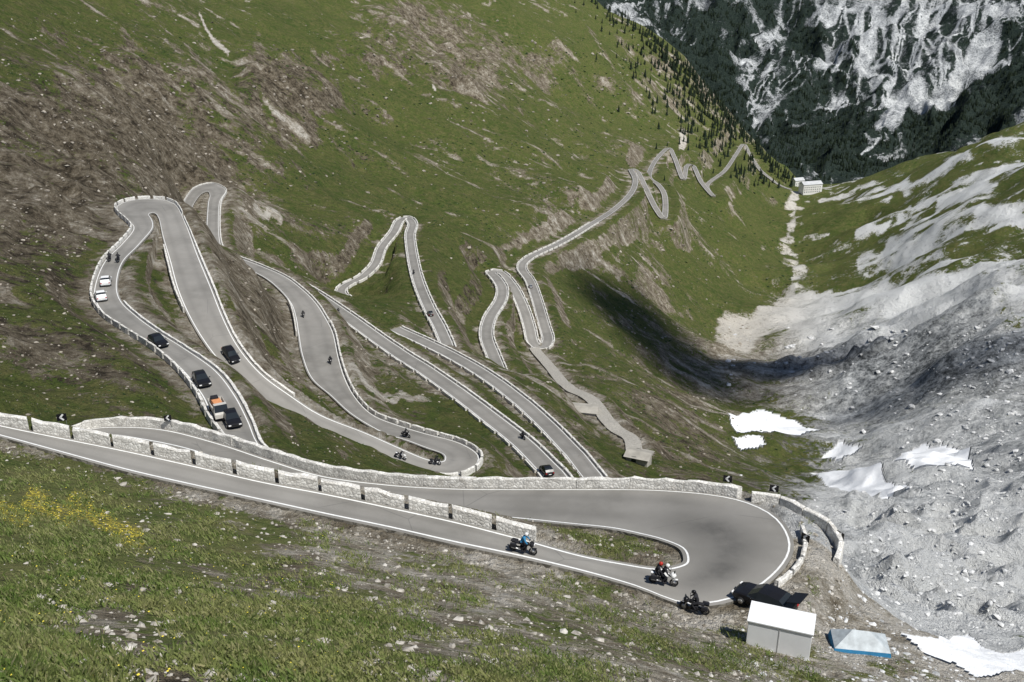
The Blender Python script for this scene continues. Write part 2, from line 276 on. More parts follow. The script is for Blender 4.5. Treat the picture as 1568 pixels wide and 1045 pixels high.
# ------------------------------------------------------------------ mesh helpers
def np_mesh(name,verts,faces,mats,midx=None,smooth=False):
    me=bpy.data.meshes.new(name); verts=np.asarray(verts,np.float32); k=faces.shape[1]
    me.vertices.add(len(verts)); me.vertices.foreach_set('co',verts.ravel())
    me.loops.add(faces.size); me.loops.foreach_set('vertex_index',faces.astype(np.int32).ravel())
    me.polygons.add(len(faces)); me.polygons.foreach_set('loop_start',np.arange(0,faces.size,k,dtype=np.int32))
    for m in mats: me.materials.append(m)
    if midx is not None: me.polygons.foreach_set('material_index',np.asarray(midx,np.int32))
    me.polygons.foreach_set('use_smooth',np.full(len(faces),smooth,dtype=bool))
    me.update(calc_edges=True); me.validate()
    return me
def link(me,name,parent=None):
    o=bpy.data.objects.new(name,me); scene.collection.objects.link(o)
    if parent: o.parent=parent
    return o
class NB:
    def __init__(s,name,rough=0.9):
        s.m=bpy.data.materials.new(name); s.m.use_nodes=True; s.t=s.m.node_tree; s.b=s.t.nodes['Principled BSDF']
        s.b.inputs['Roughness'].default_value=rough; s.b.inputs['Specular IOR Level'].default_value=0.25
    def n(s,typ,**kw):
        nd=s.t.nodes.new(typ)
        for k,v in kw.items(): setattr(nd,k,v)
        return nd
    def l(s,a,b): s.t.links.new(a,b)
    def val(s,inp,v):
        if isinstance(v,(int,float)): inp.default_value=v
        elif isinstance(v,tuple): inp.default_value=v+(1,) if len(v)==3 and len(inp.default_value)==4 else v
        else: s.l(v,inp)
    def math(s,op,a,b=0.0,clamp=False):
        nd=s.n('ShaderNodeMath',operation=op); nd.use_clamp=clamp; s.val(nd.inputs[0],a); s.val(nd.inputs[1],b); return nd.outputs[0]
    def mix(s,f,a,b,mode='MIX'):
        nd=s.n('ShaderNodeMix',data_type='RGBA',blend_type=mode); s.val(nd.inputs[0],f); s.val(nd.inputs[6],a); s.val(nd.inputs[7],b); return nd.outputs[2]
    def rng(s,v,a,b,c=0.0,d=1.0):
        nd=s.n('ShaderNodeMapRange'); s.val(nd.inputs[0],v)
        for i,q in enumerate((a,b,c,d)): nd.inputs[i+1].default_value=q
        return nd.outputs[0]
    def noise(s,scale,detail=6,rough=.6,co=None,dist=0.0):
        nd=s.n('ShaderNodeTexNoise'); nd.inputs['Scale'].default_value=scale; nd.inputs['Detail'].default_value=detail; nd.inputs['Roughness'].default_value=rough; nd.inputs['Distortion'].default_value=dist
        s.l(co if co is not None else s.co(),nd.inputs['Vector']); return nd.outputs[0]
    def co(s):
        if not hasattr(s,'_c'): s._c=s.n('ShaderNodeTexCoord').outputs['Object']
        return s._c
    def bump(s,h,st,dist):
        nd=s.n('ShaderNodeBump'); nd.inputs['Strength'].default_value=st; nd.inputs['Distance'].default_value=dist; s.l(h,nd.inputs['Height']); s.l(nd.outputs[0],s.b.inputs['Normal'])
    def color(s,c): s.val(s.b.inputs['Base Color'],c)
def plain(name,col,rough=.6,var=.15,scale=3.0,metal=0):
    m=NB(name,rough); f=m.rng(m.noise(scale,4),.3,.7,1-var,1+var)
    nd=m.n('ShaderNodeVectorMath',operation='SCALE'); nd.inputs[0].default_value=tuple(col); m.l(f,nd.inputs['Scale']); m.color(nd.outputs[0])
    m.b.inputs['Metallic'].default_value=metal
    return m.m
T=NB('mountain_ground',.95); T.b.inputs['Specular IOR Level'].default_value=.1
at=T.n('ShaderNodeAttribute',attribute_name='cover'); sx=T.n('ShaderNodeSeparateColor'); T.l(at.outputs['Color'],sx.inputs[0]); aG,aP,aS=sx.outputs; aF_=at.outputs['Alpha']
at2=T.n('ShaderNodeAttribute',attribute_name='kind'); sx2=T.n('ShaderNodeSeparateColor'); T.l(at2.outputs['Color'],sx2.inputs[0]); aC,aY,aK=sx2.outputs
n1=T.noise(.06,9,.78); n2=T.noise(.55,6,.78); n3=T.noise(.022,8,.74); n4=T.noise(3.0,4,.7); n5=T.noise(.2,8,.80)
v=T.math('ADD',T.math('MULTIPLY',T.math('SUBTRACT',n1,.5),2.0),T.math('MULTIPLY',T.math('SUBTRACT',n2,.5),1.6))
v=T.math('ADD',v,T.math('MULTIPLY',T.math('MULTIPLY',T.math('SUBTRACT',n3,.5),2.2),aF_))
gm=T.rng(T.math('ADD',v,aG),.44,.56)
g_a=T.mix(T.rng(n3,.38,.62),(.078,.122,.026),(.142,.175,.044))
g_b=T.mix(T.rng(n5,.42,.62),g_a,(.205,.190,.075))
g_c=T.mix(T.rng(n2,.38,.58),T.mix(.55,g_b,(.028,.045,.014)),g_b)
g_c=T.mix(T.rng(n4,.38,.58),T.mix(.45,g_c,(.026,.042,.014)),g_c)
nearf=T.math('SUBTRACT',1.0,aK)
g_c=T.mix(T.math('MULTIPLY',nearf,.7),g_c,T.mix(T.rng(n5,.38,.62),(.125,.175,.046),(.28,.265,.12)))
g_c=T.mix(T.math('MULTIPLY',aY,T.rng(n4,.47,.57)),g_c,(.76,.64,.10))
g_d=T.mix(aF_,g_c,T.mix(T.rng(n5,.42,.62),(.008,.015,.014),(.038,.052,.040)))
rv=T.math('ADD',T.math('ADD',T.math('MULTIPLY',T.math('SUBTRACT',n5,.5),2.4),T.math('MULTIPLY',T.math('SUBTRACT',n2,.5),1.4)),aP)
rv=T.math('ADD',rv,T.math('MULTIPLY',T.math('MULTIPLY',T.math('SUBTRACT',n3,.5),1.6),aF_))
def ramp(cols,src):
    r_=T.n('ShaderNodeValToRGB'); T.l(src,r_.inputs[0]); e=r_.color_ramp.elements
    e[0].position=cols[0][0];e[0].color=cols[0][1]+(1,);e[1].position=cols[-1][0];e[1].color=cols[-1][1]+(1,)
    for p_,c_ in cols[1:-1]: q=e.new(p_); q.color=c_+(1,)
    return r_.outputs[0]
r_w=ramp([(0,(.045,.037,.026)),(.22,(.130,.106,.074)),(.48,(.240,.205,.150)),(.75,(.42,.38,.31)),(1,(.64,.60,.53))],rv)
r_c=ramp([(0,(.035,.04,.043)),(.30,(.16,.17,.175)),(.58,(.42,.435,.44)),(1,(.80,.81,.80))],rv)
rk=T.mix(aC,r_w,r_c)
base=T.mix(gm,rk,g_d)
base=T.mix(aS,base,T.mix(T.rng(n2,.3,.7),(.90,.91,.92),(.80,.81,.82)))
T.color(base)
hh=T.math('ADD',T.math('MULTIPLY',n1,1.8),T.math('ADD',T.math('MULTIPLY',n2,.7),T.math('MULTIPLY',n4,.14)))
hh=T.math('MULTIPLY',hh,T.math('SUBTRACT',1.0,T.math('MULTIPLY',aS,.9)))
T.bump(hh,1.0,2.6)
A_=NB('asphalt',.8)
c=A_.mix(A_.rng(A_.noise(.25,6,.6),.35,.65),(.185,.177,.160),(.245,.235,.215)); c=A_.mix(A_.rng(A_.noise(.05,4),.4,.6),c,A_.mix(.5,c,(.31,.295,.27)))
vor=A_.n('ShaderNodeTexVoronoi',feature='DISTANCE_TO_EDGE'); vor.inputs['Scale'].default_value=.11; A_.l(A_.co(),vor.inputs['Vector'])
c=A_.mix(A_.math('MULTIPLY',A_.rng(vor.outputs[0],.0,.006,.45,0.0),A_.rng(A_.noise(.08,2),.5,.55)),c,(.08,.08,.08))
atr=A_.n('ShaderNodeAttribute',attribute_name='wear'); c=A_.mix(A_.math('MULTIPLY',atr.outputs['Fac'],A_.rng(A_.noise(.5,6),.3,.7,.35,.8)),c,(.060,.058,.055))
A_.color(c); A_.bump(A_.noise(6,3),.4,.03); asphalt=A_.m
paint=plain('road_paint',(.76,.76,.74),.6,.12,4)
def masonry(name,scale,c1,c2,mort,bd):
    S_=NB(name,.9)
    vo=S_.n('ShaderNodeTexVoronoi'); vo.inputs['Scale'].default_value=scale; S_.l(S_.co(),vo.inputs['Vector'])
    ve=S_.n('ShaderNodeTexVoronoi',feature='DISTANCE_TO_EDGE'); ve.inputs['Scale'].default_value=scale; S_.l(S_.co(),ve.inputs['Vector'])
    sc=S_.n('ShaderNodeSeparateColor'); S_.l(vo.outputs['Color'],sc.inputs[0])
    cc=S_.mix(sc.outputs[0],c1,c2); cc=S_.mix(S_.rng(ve.outputs[0],0,.06,.8,0),cc,mort); cc=S_.mix(S_.rng(S_.noise(.8,5),.55,.72,0,.4),cc,(.22,.19,.15))
    S_.color(cc); S_.bump(ve.outputs[0],.7,bd); return S_.m
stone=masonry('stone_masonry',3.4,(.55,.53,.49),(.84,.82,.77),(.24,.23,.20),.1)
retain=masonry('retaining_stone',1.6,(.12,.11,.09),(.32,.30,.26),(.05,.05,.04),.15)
gravel=plain('gravel',(.36,.34,.30),.95,.3,2.0)
i,j=np.meshgrid(np.arange(NR-1),np.arange(NT-1),indexing='ij'); a=(i*NT+j).ravel()
me=np_mesh('mountain_terrain',np.stack([X,Y,Z],1),np.stack([a,a+1,a+NT+1,a+NT],1),[T.m],smooth=True)
ca=me.color_attributes.new('cover','FLOAT_COLOR','POINT'); ca.data.foreach_set('color',np.stack([G,PL,snow,farm],1).astype(np.float32).ravel())
ca=me.color_attributes.new('kind','FLOAT_COLOR','POINT'); ca.data.foreach_set('color',np.stack([cool,yel,sstep(60,110,R),np.ones(N)],1).astype(np.float32).ravel())
link(me,'mountain_terrain')
print('terrain',time.time()-T0)
# ------------------------------------------------------------------ roads
def ribbon(a,b):
    n_=len(a); v_=np.empty((2*n_,3)); v_[0::2]=a; v_[1::2]=b; k=np.arange(n_-1)*2
    return v_,np.stack([k,k+1,k+3,k+2],1)
class Acc:
    def __init__(s): s.v=[];s.f=[];s.m=[];s.n=0
    def add(s,v_,f_,m_): s.v.append(v_); s.f.append(f_+s.n); s.m.append(np.full(len(f_),m_)); s.n+=len(v_)
    def mesh(s,name,mats,smooth=False): return np_mesh(name,np.vstack(s.v),np.vstack(s.f),mats,np.concatenate(s.m),smooth)
def unit(v_): return v_/(np.linalg.norm(v_,axis=1)[:,None]+1e-9)
dn=np.array([0,0,1.0])
for k,r in roads.items():
    nm='gravel_path' if k=='P' else 'asphalt_road'
    ac=Acc(); cross=unit(r.b-r.a); wdt=np.linalg.norm(r.b-r.a,axis=1)
    ts=[0,.12,.27,.4,.5,.6,.73,.88,1]; v_=np.vstack([r.a*(1-t)+r.b*t for t in ts]); n_=len(r.a); fs=[]
    for q in range(len(ts)-1):
        kk=np.arange(n_-1)+q*n_; fs.append(np.stack([kk,kk+n_,kk+n_+1,kk+1],1))
    ac.add(v_,np.vstack(fs),0)
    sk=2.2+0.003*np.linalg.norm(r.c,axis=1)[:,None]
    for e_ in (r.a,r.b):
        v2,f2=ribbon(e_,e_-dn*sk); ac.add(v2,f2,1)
    if k!='P':
        lw=0.16
        for e_,sg in ((r.a,1),(r.b,-1)):
            o=np.minimum(.3,wdt[:,None]*.1)
            v2,f2=ribbon(e_+cross*sg*o+dn*.02,e_+cross*sg*(o+lw)+dn*.02); ac.add(v2,f2,2)
    me=ac.mesh(nm,[asphalt if k!='P' else gravel,retain,paint])
    wear=np.zeros(len(me.vertices)); tt=np.repeat(ts,n_)
    wear[:len(v_)]=.28*(np.abs(np.abs(tt-.5)-.23)<.05)
    if k=='H0':
        hp=np.exp(-((np.tile(project(*r.c.T)[0],len(ts))-1110)/80)**2)
        wear[:len(v_)]=np.maximum(wear[:len(v_)],1.1*hp*np.exp(-((tt-.55)/.25)**2))
    fa=me.attributes.new('wear','FLOAT','POINT'); fa.data.foreach_set('value',wear.astype(np.float32))
    link(me,nm)
def parapet(ac,e,out,block=3.3,gap=.4,h=.85,th=.5,u0=-1e9,u1=1e9,v0=-1e9,v1=1e9,drop=.5):
    L=np.concatenate([[0],np.cumsum(np.linalg.norm(np.diff(e,axis=0),axis=1))]); tot=L[-1]; s=0.3
    while s+block<tot:
        m=max(2,int(block/.8)+1); ss=np.linspace(s,s+block,m)
        p=np.stack([np.interp(ss,L,e[:,q]) for q in range(3)],1); o=unit(np.stack([np.interp(ss,L,out[:,q]) for q in range(3)],1))
        s+=block+gap*rng.uniform(.8,1.25)
        uu,vv=project(*p.mean(0))
        if not(u0<uu<u1 and v0<vv<v1): continue
        hh=h*(1+.06*np.sin(ss*2.1)+rng.uniform(-.05,.05,m))[:,None]
        ring=[p-dn*drop+o*.05,p+o*.07+dn*hh*.92,p+o*.14+dn*hh,p+o*(th-.06)+dn*hh,p+o*th+dn*hh*.9,p+o*(th+.03)-dn*drop]
        ring=[q+rng.normal(0,.022,q.shape) for q in ring]
        V_=np.stack(ring,1).reshape(-1,3); nr=6; f=[]
        for a_ in range(m-1):
            for b_ in range(nr-1):
                q=a_*nr+b_; f.append((q,q+1,q+nr+1,q+nr))
        f.append((0,1,2,3)); f.append((0,3,4,5)); q=(m-1)*nr; f.append((q,q+3,q+2,q+1)); f.append((q,q+5,q+4,q+3))
        ac.add(V_,np.array(f),0)
def outv(r,side):
    c=unit(r.b-r.a); c=c*np.array([1,1,0]); return -c if side=='a' else c
def pw(name,k,side,**kw):
    r=roads[k]; ac=Acc(); e=getattr(r,side); sl=kw.pop('sl',None); o=outv(r,side)
    if sl: e=e[sl]; o=o[sl]
    parapet(ac,e,o,**kw)
    if ac.v: link(ac.mesh(name,[stone]),name)
SW='stone_parapet_wall'
r=roads['H0']; uu,vv=project(*r.a.T); apex=int(np.argmax(uu))
pw(SW,'H0','b',sl=slice(0,apex-3),block=3.15,gap=.36,u1=845,h=.95,th=.6)
pw(SW,'H0','a',sl=slice(apex+8,None),block=4.6,gap=.06,u1=1150,h=.95,th=.6)
for pts,bl,gp,h_,th_ in (([P(1145,772,-45.6),P(1190,776,-45.6),P(1228,795,-45.6),P(1262,815,-45.8),P(1280,842,-46),P(1270,875,-46)],2.2,.12,1.0,.5),([P(1222,812,-45),P(1228,838,-44.9),P(1218,868,-44.7),P(1195,890,-44.5),P(1165,912,-44.4)],2.0,.3,.6,.4)):
    ow=cr(pts,.8); t=np.gradient(ow,axis=0); o=unit(np.stack([t[:,1],-t[:,0],t[:,2]*0],1)); o=-o if (o[len(o)//2,0]<0) else o
    ac=Acc(); parapet(ac,ow,o,block=bl,gap=gp,h=h_,th=th_); link(ac.mesh(SW,[stone]),SW)
rA=roads['A']; ua,va=project(*rA.a.T); ub,vb=project(*rA.b.T)
tipAB=int(np.argmin(np.where(vb<330,ub,1e9)))
pw(SW,'A','b',sl=slice(0,tipAB+14),block=2.8,gap=.6,h=.7)
pw(SW,'A','a',sl=slice(0,max(5,tipAB-40)),block=5.0,gap=.05,h=.35,th=.5)
uB,vB=project(*rA.c.T); tipBC=int(np.argmax(uB))
pw(SW,'A','b',sl=slice(tipAB+14,tipBC-25),block=4.5,gap=.15,h=.4,th=.45)
pw(SW,'A','a',sl=slice(tipAB+22,tipBC-25),block=4.0,gap=.15,h=.8,th=.4,v0=365,v1=480)
pw(SW,'A','a',sl=slice(tipBC-22,tipBC+70),block=3.0,gap=.5,h=.8)
pw(SW,'A','a',sl=slice(tipBC+70,None),block=5.0,gap=.2,h=.4,th=.45)
pw(SW,'A','b',sl=slice(tipBC+60,None),block=3.5,gap=.2,h=.9,th=.4,v0=460,v1=570)
for k in 'DE': pw(SW,k,'a',block=6.0,gap=.3,h=.45,th=.5); pw(SW,k,'b',block=6,gap=1.5,h=.3,th=.4)
pw(SW,'F','b',block=5,gap=1.2,h=.6); pw(SW,'F','a',block=5,gap=1.2,h=.6)
pw(SW,'G','a',block=6,gap=1.4,h=.6,v0=340); pw(SW,'G','b',block=6,gap=1.4,h=.6,v0=340)
print('roads',time.time()-T0)
# ------------------------------------------------------------------ conifers
def conifers(name,pts,hs,mat,layers=4,sides=6):
    vs=[];fs=[];nv=0
    for p,h in zip(pts,hs):
        rr=h*rng.uniform(.16,.24)
        for L in range(layers):
            z0=h*(.10+.78*L/layers); z1=h*min(1,(.10+.78*(L+1)/layers+.18)); r_=rr*(1-L/layers*.8)
            ang=np.arange(sides)*2*math.pi/sides+rng.uniform(0,6)
            q=r_*rng.uniform(.6,1.2,sides)
            ring=np.stack([p[0]+q*np.cos(ang),p[1]+q*np.sin(ang),p[2]+z0-rng.uniform(0,.05*h,sides)],1)
            vs.append(ring); vs.append(np.array([[p[0],p[1],p[2]+z1]]))
            k=np.arange(sides); fs.append(np.stack([nv+k,nv+(k+1)%sides,np.full(sides,nv+sides)],1)); nv+=sides+1
        a_=np.arange(3)*2.1; t_=h*.025
        vs.append(np.stack([p[0]+t_*np.cos(a_),p[1]+t_*np.sin(a_),np.full(3,p[2]-.5)],1)); vs.append(np.array([[p[0],p[1],p[2]+h*.5]]))
        fs.append(np.array([[nv,nv+1,nv+3],[nv+1,nv+2,nv+3],[nv+2,nv,nv+3]])); nv+=4
    return link(np_mesh(name,np.vstack(vs),np.vstack(fs),[mat]),name)
fm=NB('conifer_foliage',.9); fm.color(fm.mix(fm.rng(fm.noise(.2,4),.35,.65),(.006,.014,.008),(.022,.034,.016))); fmat=fm.m
us=rng.uniform(880,1215,20000); vs_=rng.uniform(0,290,20000)
ridge=np.interp(us,[915,1000,1060,1120,1175,1210],[0,60,110,180,245,276])
dd=vs_-ridge; pk=np.exp(-np.clip(dd,0,400)/np.interp(us,[900,1000,1100,1200],[16,38,52,18]))*(dd>-2)*np.interp(us,[900,980,1050,1200],[.08,.5,1,1])
sel=rng.random(20000)<pk*.6; h=hits(us[sel],vs_[sel]); h=h[~np.isnan(h[:,0])]; rr=np.hypot(h[:,0],h[:,1]); h=h[(rr>900)&(rr<1950)]
h=h[grid_at(DR,h[:,0],h[:,1])>7][:2800]
if len(h): conifers('conifer_forest',h,rng.uniform(4,13,len(h)),fmat,layers=3)
us=rng.uniform(930,1568,16000); vs_=rng.uniform(0,280,16000); h=hits(us,vs_); h=h[~np.isnan(h[:,0])]; h=h[np.hypot(h[:,0],h[:,1])>2300]
b_=grid_at(bare,h[:,0],h[:,1]); h=h[rng.random(len(h))>b_*2.2+.3][:5000]
if len(h): conifers('conifer_forest',h,rng.uniform(8,17,len(h)),fmat,layers=2,sides=5)
print('trees',time.time()-T0)
# ------------------------------------------------------------------ grass and rocks
def grass():
    nT=16000
    us=rng.uniform(-60,1250,nT*2); vs_=680+rng.random(nT*2)**.7*400
    h=hits(us,vs_,200); h=h[~np.isnan(h[:,0])]
    g=grid_at(G,h[:,0],h[:,1]); d_=grid_at(DR,h[:,0],h[:,1]); r_=np.hypot(h[:,0],h[:,1])
    k=(d_>1.2)&(r_<80)&(rng.random(len(h))<g*1.0-.25+.7*(vn(h[:,0]/2.5,h[:,1]/2.5,5)))
    h=h[k][:nT]; m=len(h); nb=9
    base=np.repeat(h,nb,0)+np.concatenate([rng.normal(0,.15,(m*nb,2)),np.zeros((m*nb,1))],1)
    hg=np.repeat(rng.uniform(.08,.36,m),nb)*rng.uniform(.6,1.2,m*nb); a_=rng.uniform(0,2*math.pi,m*nb); wd=.014+.012*rng.random(m*nb)
    side=np.stack([np.cos(a_)*wd,np.sin(a_)*wd,0*a_],1); lean=np.stack([-np.sin(a_),np.cos(a_),0*a_],1)*(hg*rng.uniform(.3,1.1,m*nb))[:,None]
    up=np.stack([0*a_,0*a_,hg],1)
    v_=np.stack([base-side-dn*.05,base+side-dn*.05,base+up*.6+lean*.4+side*.7,base+up+lean],1).reshape(-1,3)
    q=np.arange(m*nb)*4; f=np.stack([q,q+1,q+2,q+3],1)
    gm_=NB('grass_blades',.7); c_=gm_.mix(gm_.rng(gm_.noise(.35,4),.38,.62),(.16,.24,.055),(.32,.34,.13)); c_=gm_.mix(gm_.rng(gm_.noise(3,3),.5,.65),c_,(.44,.41,.22)); gm_.color(c_)
    tr=gm_.n('ShaderNodeBsdfTranslucent'); gm_.l(c_,tr.inputs[0]); mx=gm_.n('ShaderNodeMixShader'); mx.inputs[0].default_value=.4; out=[q_ for q_ in gm_.t.nodes if q_.type=='OUTPUT_MATERIAL'][0]
    gm_.l(gm_.b.outputs[0],mx.inputs[1]); gm_.l(tr.outputs[0],mx.inputs[2]); gm_.l(mx.outputs[0],out.inputs[0])
    link(np_mesh('meadow_grass',v_,f,[gm_.m]),'meadow_grass')
    us=rng.uniform(-20,520,9000); vs_=rng.uniform(740,1045,9000); h=hits(us,vs_,120)
    ok=~np.isnan(h[:,0]); yb=grid_at(yel,h[ok][:,0],h[ok][:,1]); h=h[ok]; h=h[rng.random(len(h))<yb*.9+.03]; m=len(h)
    s_=rng.uniform(.02,.045,m)[:,None]; o=np.array([[1,0,0],[0,1,0],[-1,0,0],[0,-1,0]],float)
    v_=(h[:,None,:]+o[None]*s_[:,None,:]+dn*.16).reshape(-1,3); q=np.arange(m)*4
    link(np_mesh('yellow_meadow_flowers',v_,np.stack([q,q+1,q+2,q+3],1),[plain('petals',(.80,.66,.08),.6)]),'yellow_meadow_flowers')
grass()
import bmesh
bm=bmesh.new(); bmesh.ops.create_icosphere(bm,subdivisions=1,radius=1); icv=np.array([v_.co[:] for v_ in bm.verts]); icf=np.array([[q.index for q in f.verts] for f in bm.faces]); bm.free()
def rocks(name,pts,sizes,mat,flat=(.4,.8)):
    m=len(pts); base=np.repeat(icv[None],m,0)*rng.uniform(.55,1.2,(m,len(icv),1))
    sc=np.stack([rng.uniform(.6,1.4,m),rng.uniform(.6,1.4,m),rng.uniform(flat[0],flat[1],m)],1)*sizes[:,None]
    base=base*sc[:,None,:]; a_=rng.uniform(0,6.28,m); ca_,sa=np.cos(a_)[:,None],np.sin(a_)[:,None]
    x=base[:,:,0]*ca_-base[:,:,1]*sa; y=base[:,:,0]*sa+base[:,:,1]*ca_; base=np.stack([x,y,base[:,:,2]],2)+pts[:,None,:]
    f=(icf[None]+(np.arange(m)*len(icv))[:,None,None]).reshape(-1,3)
    link(np_mesh(name,base.reshape(-1,3),f,[mat]),name)
def rmat(name,s,a,b):
    rm=NB(name,.95); rm.color(rm.mix(rm.rng(rm.noise(s,5),.35,.65),a,b)); return rm.m
rwarm=rmat('rock_warm',1.2,(.16,.14,.11),(.55,.52,.47)); rpale=rmat('rock_pale',.8,(.30,.305,.305),(.74,.74,.73)); rbrown=rmat('rock_brown',.3,(.10,.085,.065),(.42,.38,.32)); shr=rmat('shrub_green',.5,(.012,.026,.008),(.045,.070,.020))
def field(n_,u0,u1,v0,v1,tm):
    us=rng.uniform(u0,u1,n_); vs_=rng.uniform(v0,v1,n_); h=hits(us,vs_,tm); h=h[~np.isnan(h[:,0])]
    return h,grid_at(G,h[:,0],h[:,1]),grid_at(DR,h[:,0],h[:,1]),np.linalg.norm(h,axis=1)
h,g,d_,rr=field(18000,-40,1300,660,1060,160); k=(d_>1.0)&(rr<105)&(rng.random(len(h))<(1.05-g)*np.where(d_<5,1.3,.6)); h=h[k]
rocks('loose_rocks',h,.03+.20*rng.random(len(h))**6+.05*rng.random(len(h)),rwarm)
h,g,d_,rr=field(9000,1100,1600,500,1060,900); sn=grid_at(snow,h[:,0],h[:,1]); k=(d_>3)&(g<.4)&(sn<.3)&(rng.random(len(h))<.3+.9*sstep(-.2,.5,vn(h[:,0]/(.12*rr),h[:,1]/(.12*rr),25))); h=h[k]; rr=rr[k]
rocks('scree_boulders',h,rr*(.0005+.0035*rng.random(len(h))**9),rpale,(.3,.7))
h,g,d_,rr=field(18000,0,1150,20,730,2500); k=(d_>4)&(rng.random(len(h))<(1.1-g))&(rr>100)&(rr<1700); h=h[k]; rr=rr[k]
rocks('hillside_rocks',h,rr*(.0004+.0020*rng.random(len(h))**6),rbrown)
h,g,d_,rr=field(20000,0,1250,60,730,2500); k=(d_>3)&(rng.random(len(h))<.25+.8*sstep(-.1,.5,vn(h[:,0]/40,h[:,1]/40,15)))&(g>.45)&(rr>100)&(rr<1700); h=h[k]; rr=rr[k]
rocks('juniper_shrubs',h,rr*(.0005+.0013*rng.random(len(h))**3),shr,(.4,.7))
print('scatter',time.time()-T0)
# ------------------------------------------------------------------ primitive builder
class MB:
    def __init__(s): s.bm=bmesh.new()
    def _m(s,geom,mi,sm=False):
        for f in geom:
            f.material_index=mi; f.smooth=sm
    def box(s,c,sz,mi,rot=None,bev=0.0):
        g=bmesh.ops.create_cube(s.bm,size=1)
        for v_ in g['verts']: v_.co=Vector((v_.co.x*sz[0],v_.co.y*sz[1],v_.co.z*sz[2]))
        fs=list({f for v_ in g['verts'] for f in v_.link_faces}); s._m(fs,mi)
        vv=list(g['verts'])
        if bev>0:
            es=list({e_ for v_ in g['verts'] for e_ in v_.link_edges})
            r_=bmesh.ops.bevel(s.bm,geom=es,offset=bev,segments=2,affect='EDGES',profile=.6); s._m(r_['faces'],mi)
            vv=list({v_ for f in (r_['faces']+[f for f in fs if f.is_valid]) for v_ in f.verts})
        if rot is not None: bmesh.ops.transform(s.bm,matrix=rot,verts=vv)
        bmesh.ops.translate(s.bm,vec=Vector(c),verts=vv)
    def cyl(s,p1,p2,r1,r2,mi,seg=12):
        p1,p2=Vector(p1),Vector(p2); d_=p2-p1
        g=bmesh.ops.create_cone(s.bm,cap_ends=True,segments=seg,radius1=r1,radius2=r2,depth=d_.length)
        M_=Matrix.Translation((p1+p2)/2)@d_.to_track_quat('Z','Y').to_matrix().to_4x4()
        bmesh.ops.transform(s.bm,matrix=M_,verts=g['verts']); s._m({f for v_ in g['verts'] for f in v_.link_faces},mi,True)
    def ell(s,c,sz,mi,sub=2):
        g=bmesh.ops.create_icosphere(s.bm,subdivisions=sub,radius=1)
        for v_ in g['verts']: v_.co=Vector((v_.co.x*sz[0]+c[0],v_.co.y*sz[1]+c[1],v_.co.z*sz[2]+c[2]))
        s._m({f for v_ in g['verts'] for f in v_.link_faces},mi,True)
    def torus(s,c,R_,r_,mi,n1_=20,n2_=8):
        rings=[]
        for a_ in range(n1_):
            t=2*math.pi*a_/n1_; ring=[]
            for b2 in range(n2_):
                q=2*math.pi*b2/n2_; rad=R_+r_*math.cos(q)
                ring.append(s.bm.verts.new((c[0]+r_*1.1*math.sin(q),c[1]+rad*math.cos(t),c[2]+rad*math.sin(t))))
            rings.append(ring)
        for a_ in range(n1_):
            for b2 in range(n2_):
                f=s.bm.faces.new((rings[a_][b2],rings[(a_+1)%n1_][b2],rings[(a_+1)%n1_][(b2+1)%n2_],rings[a_][(b2+1)%n2_])); f.material_index=mi; f.smooth=True
    def loft(s,secs,mi_fn,caps=0):
        rows=[[s.bm.verts.new(p) for p in sec] for sec in secs]; n_=len(rows[0])
        for a_ in range(len(rows)-1):
            for b2 in range(n_):
                f=s.bm.faces.new((rows[a_][b2],rows[a_][(b2+1)%n_],rows[a_+1][(b2+1)%n_],rows[a_+1][b2])); f.material_index=mi_fn(a_,b2); f.smooth=False
        for rw in (rows[0],rows[-1]):
            f=s.bm.faces.new(rw); f.material_index=caps
    def mesh(s,name,mats):
        bmesh.ops.recalc_face_normals(s.bm,faces=s.bm.faces[:]); me=bpy.data.meshes.new(name); s.bm.to_mesh(me); s.bm.free()
        for m in mats: me.materials.append(m)
        return me
glass=plain('car_glass',(.02,.025,.03),.12,.05); rubber=plain('rubber',(.02,.02,.02),.8); chrome=plain('bright_metal',(.5,.5,.5),.3,.05,3,.8)
red=plain('red_lamp',(.4,.02,.02),.3); lampw=plain('lamp_glass',(.8,.8,.78),.2)
pblack=plain('black_paint',(.012,.012,.014),.25,.05); pwhite=plain('white_paint',(.75,.75,.74),.35,.05); pgrey=plain('grey_paint',(.25,.26,.27),.3,.05); pblue=plain('blue_cloth',(.04,.22,.42),.8); porange=plain('orange_cloth',(.62,.27,.12),.8)
dark=plain('dark_cloth',(.02,.02,.024),.9); white=plain('white_sheet',(.78,.79,.80),.6,.04,1.0); redp=plain('red_paint',(.4,.03,.02),.3)
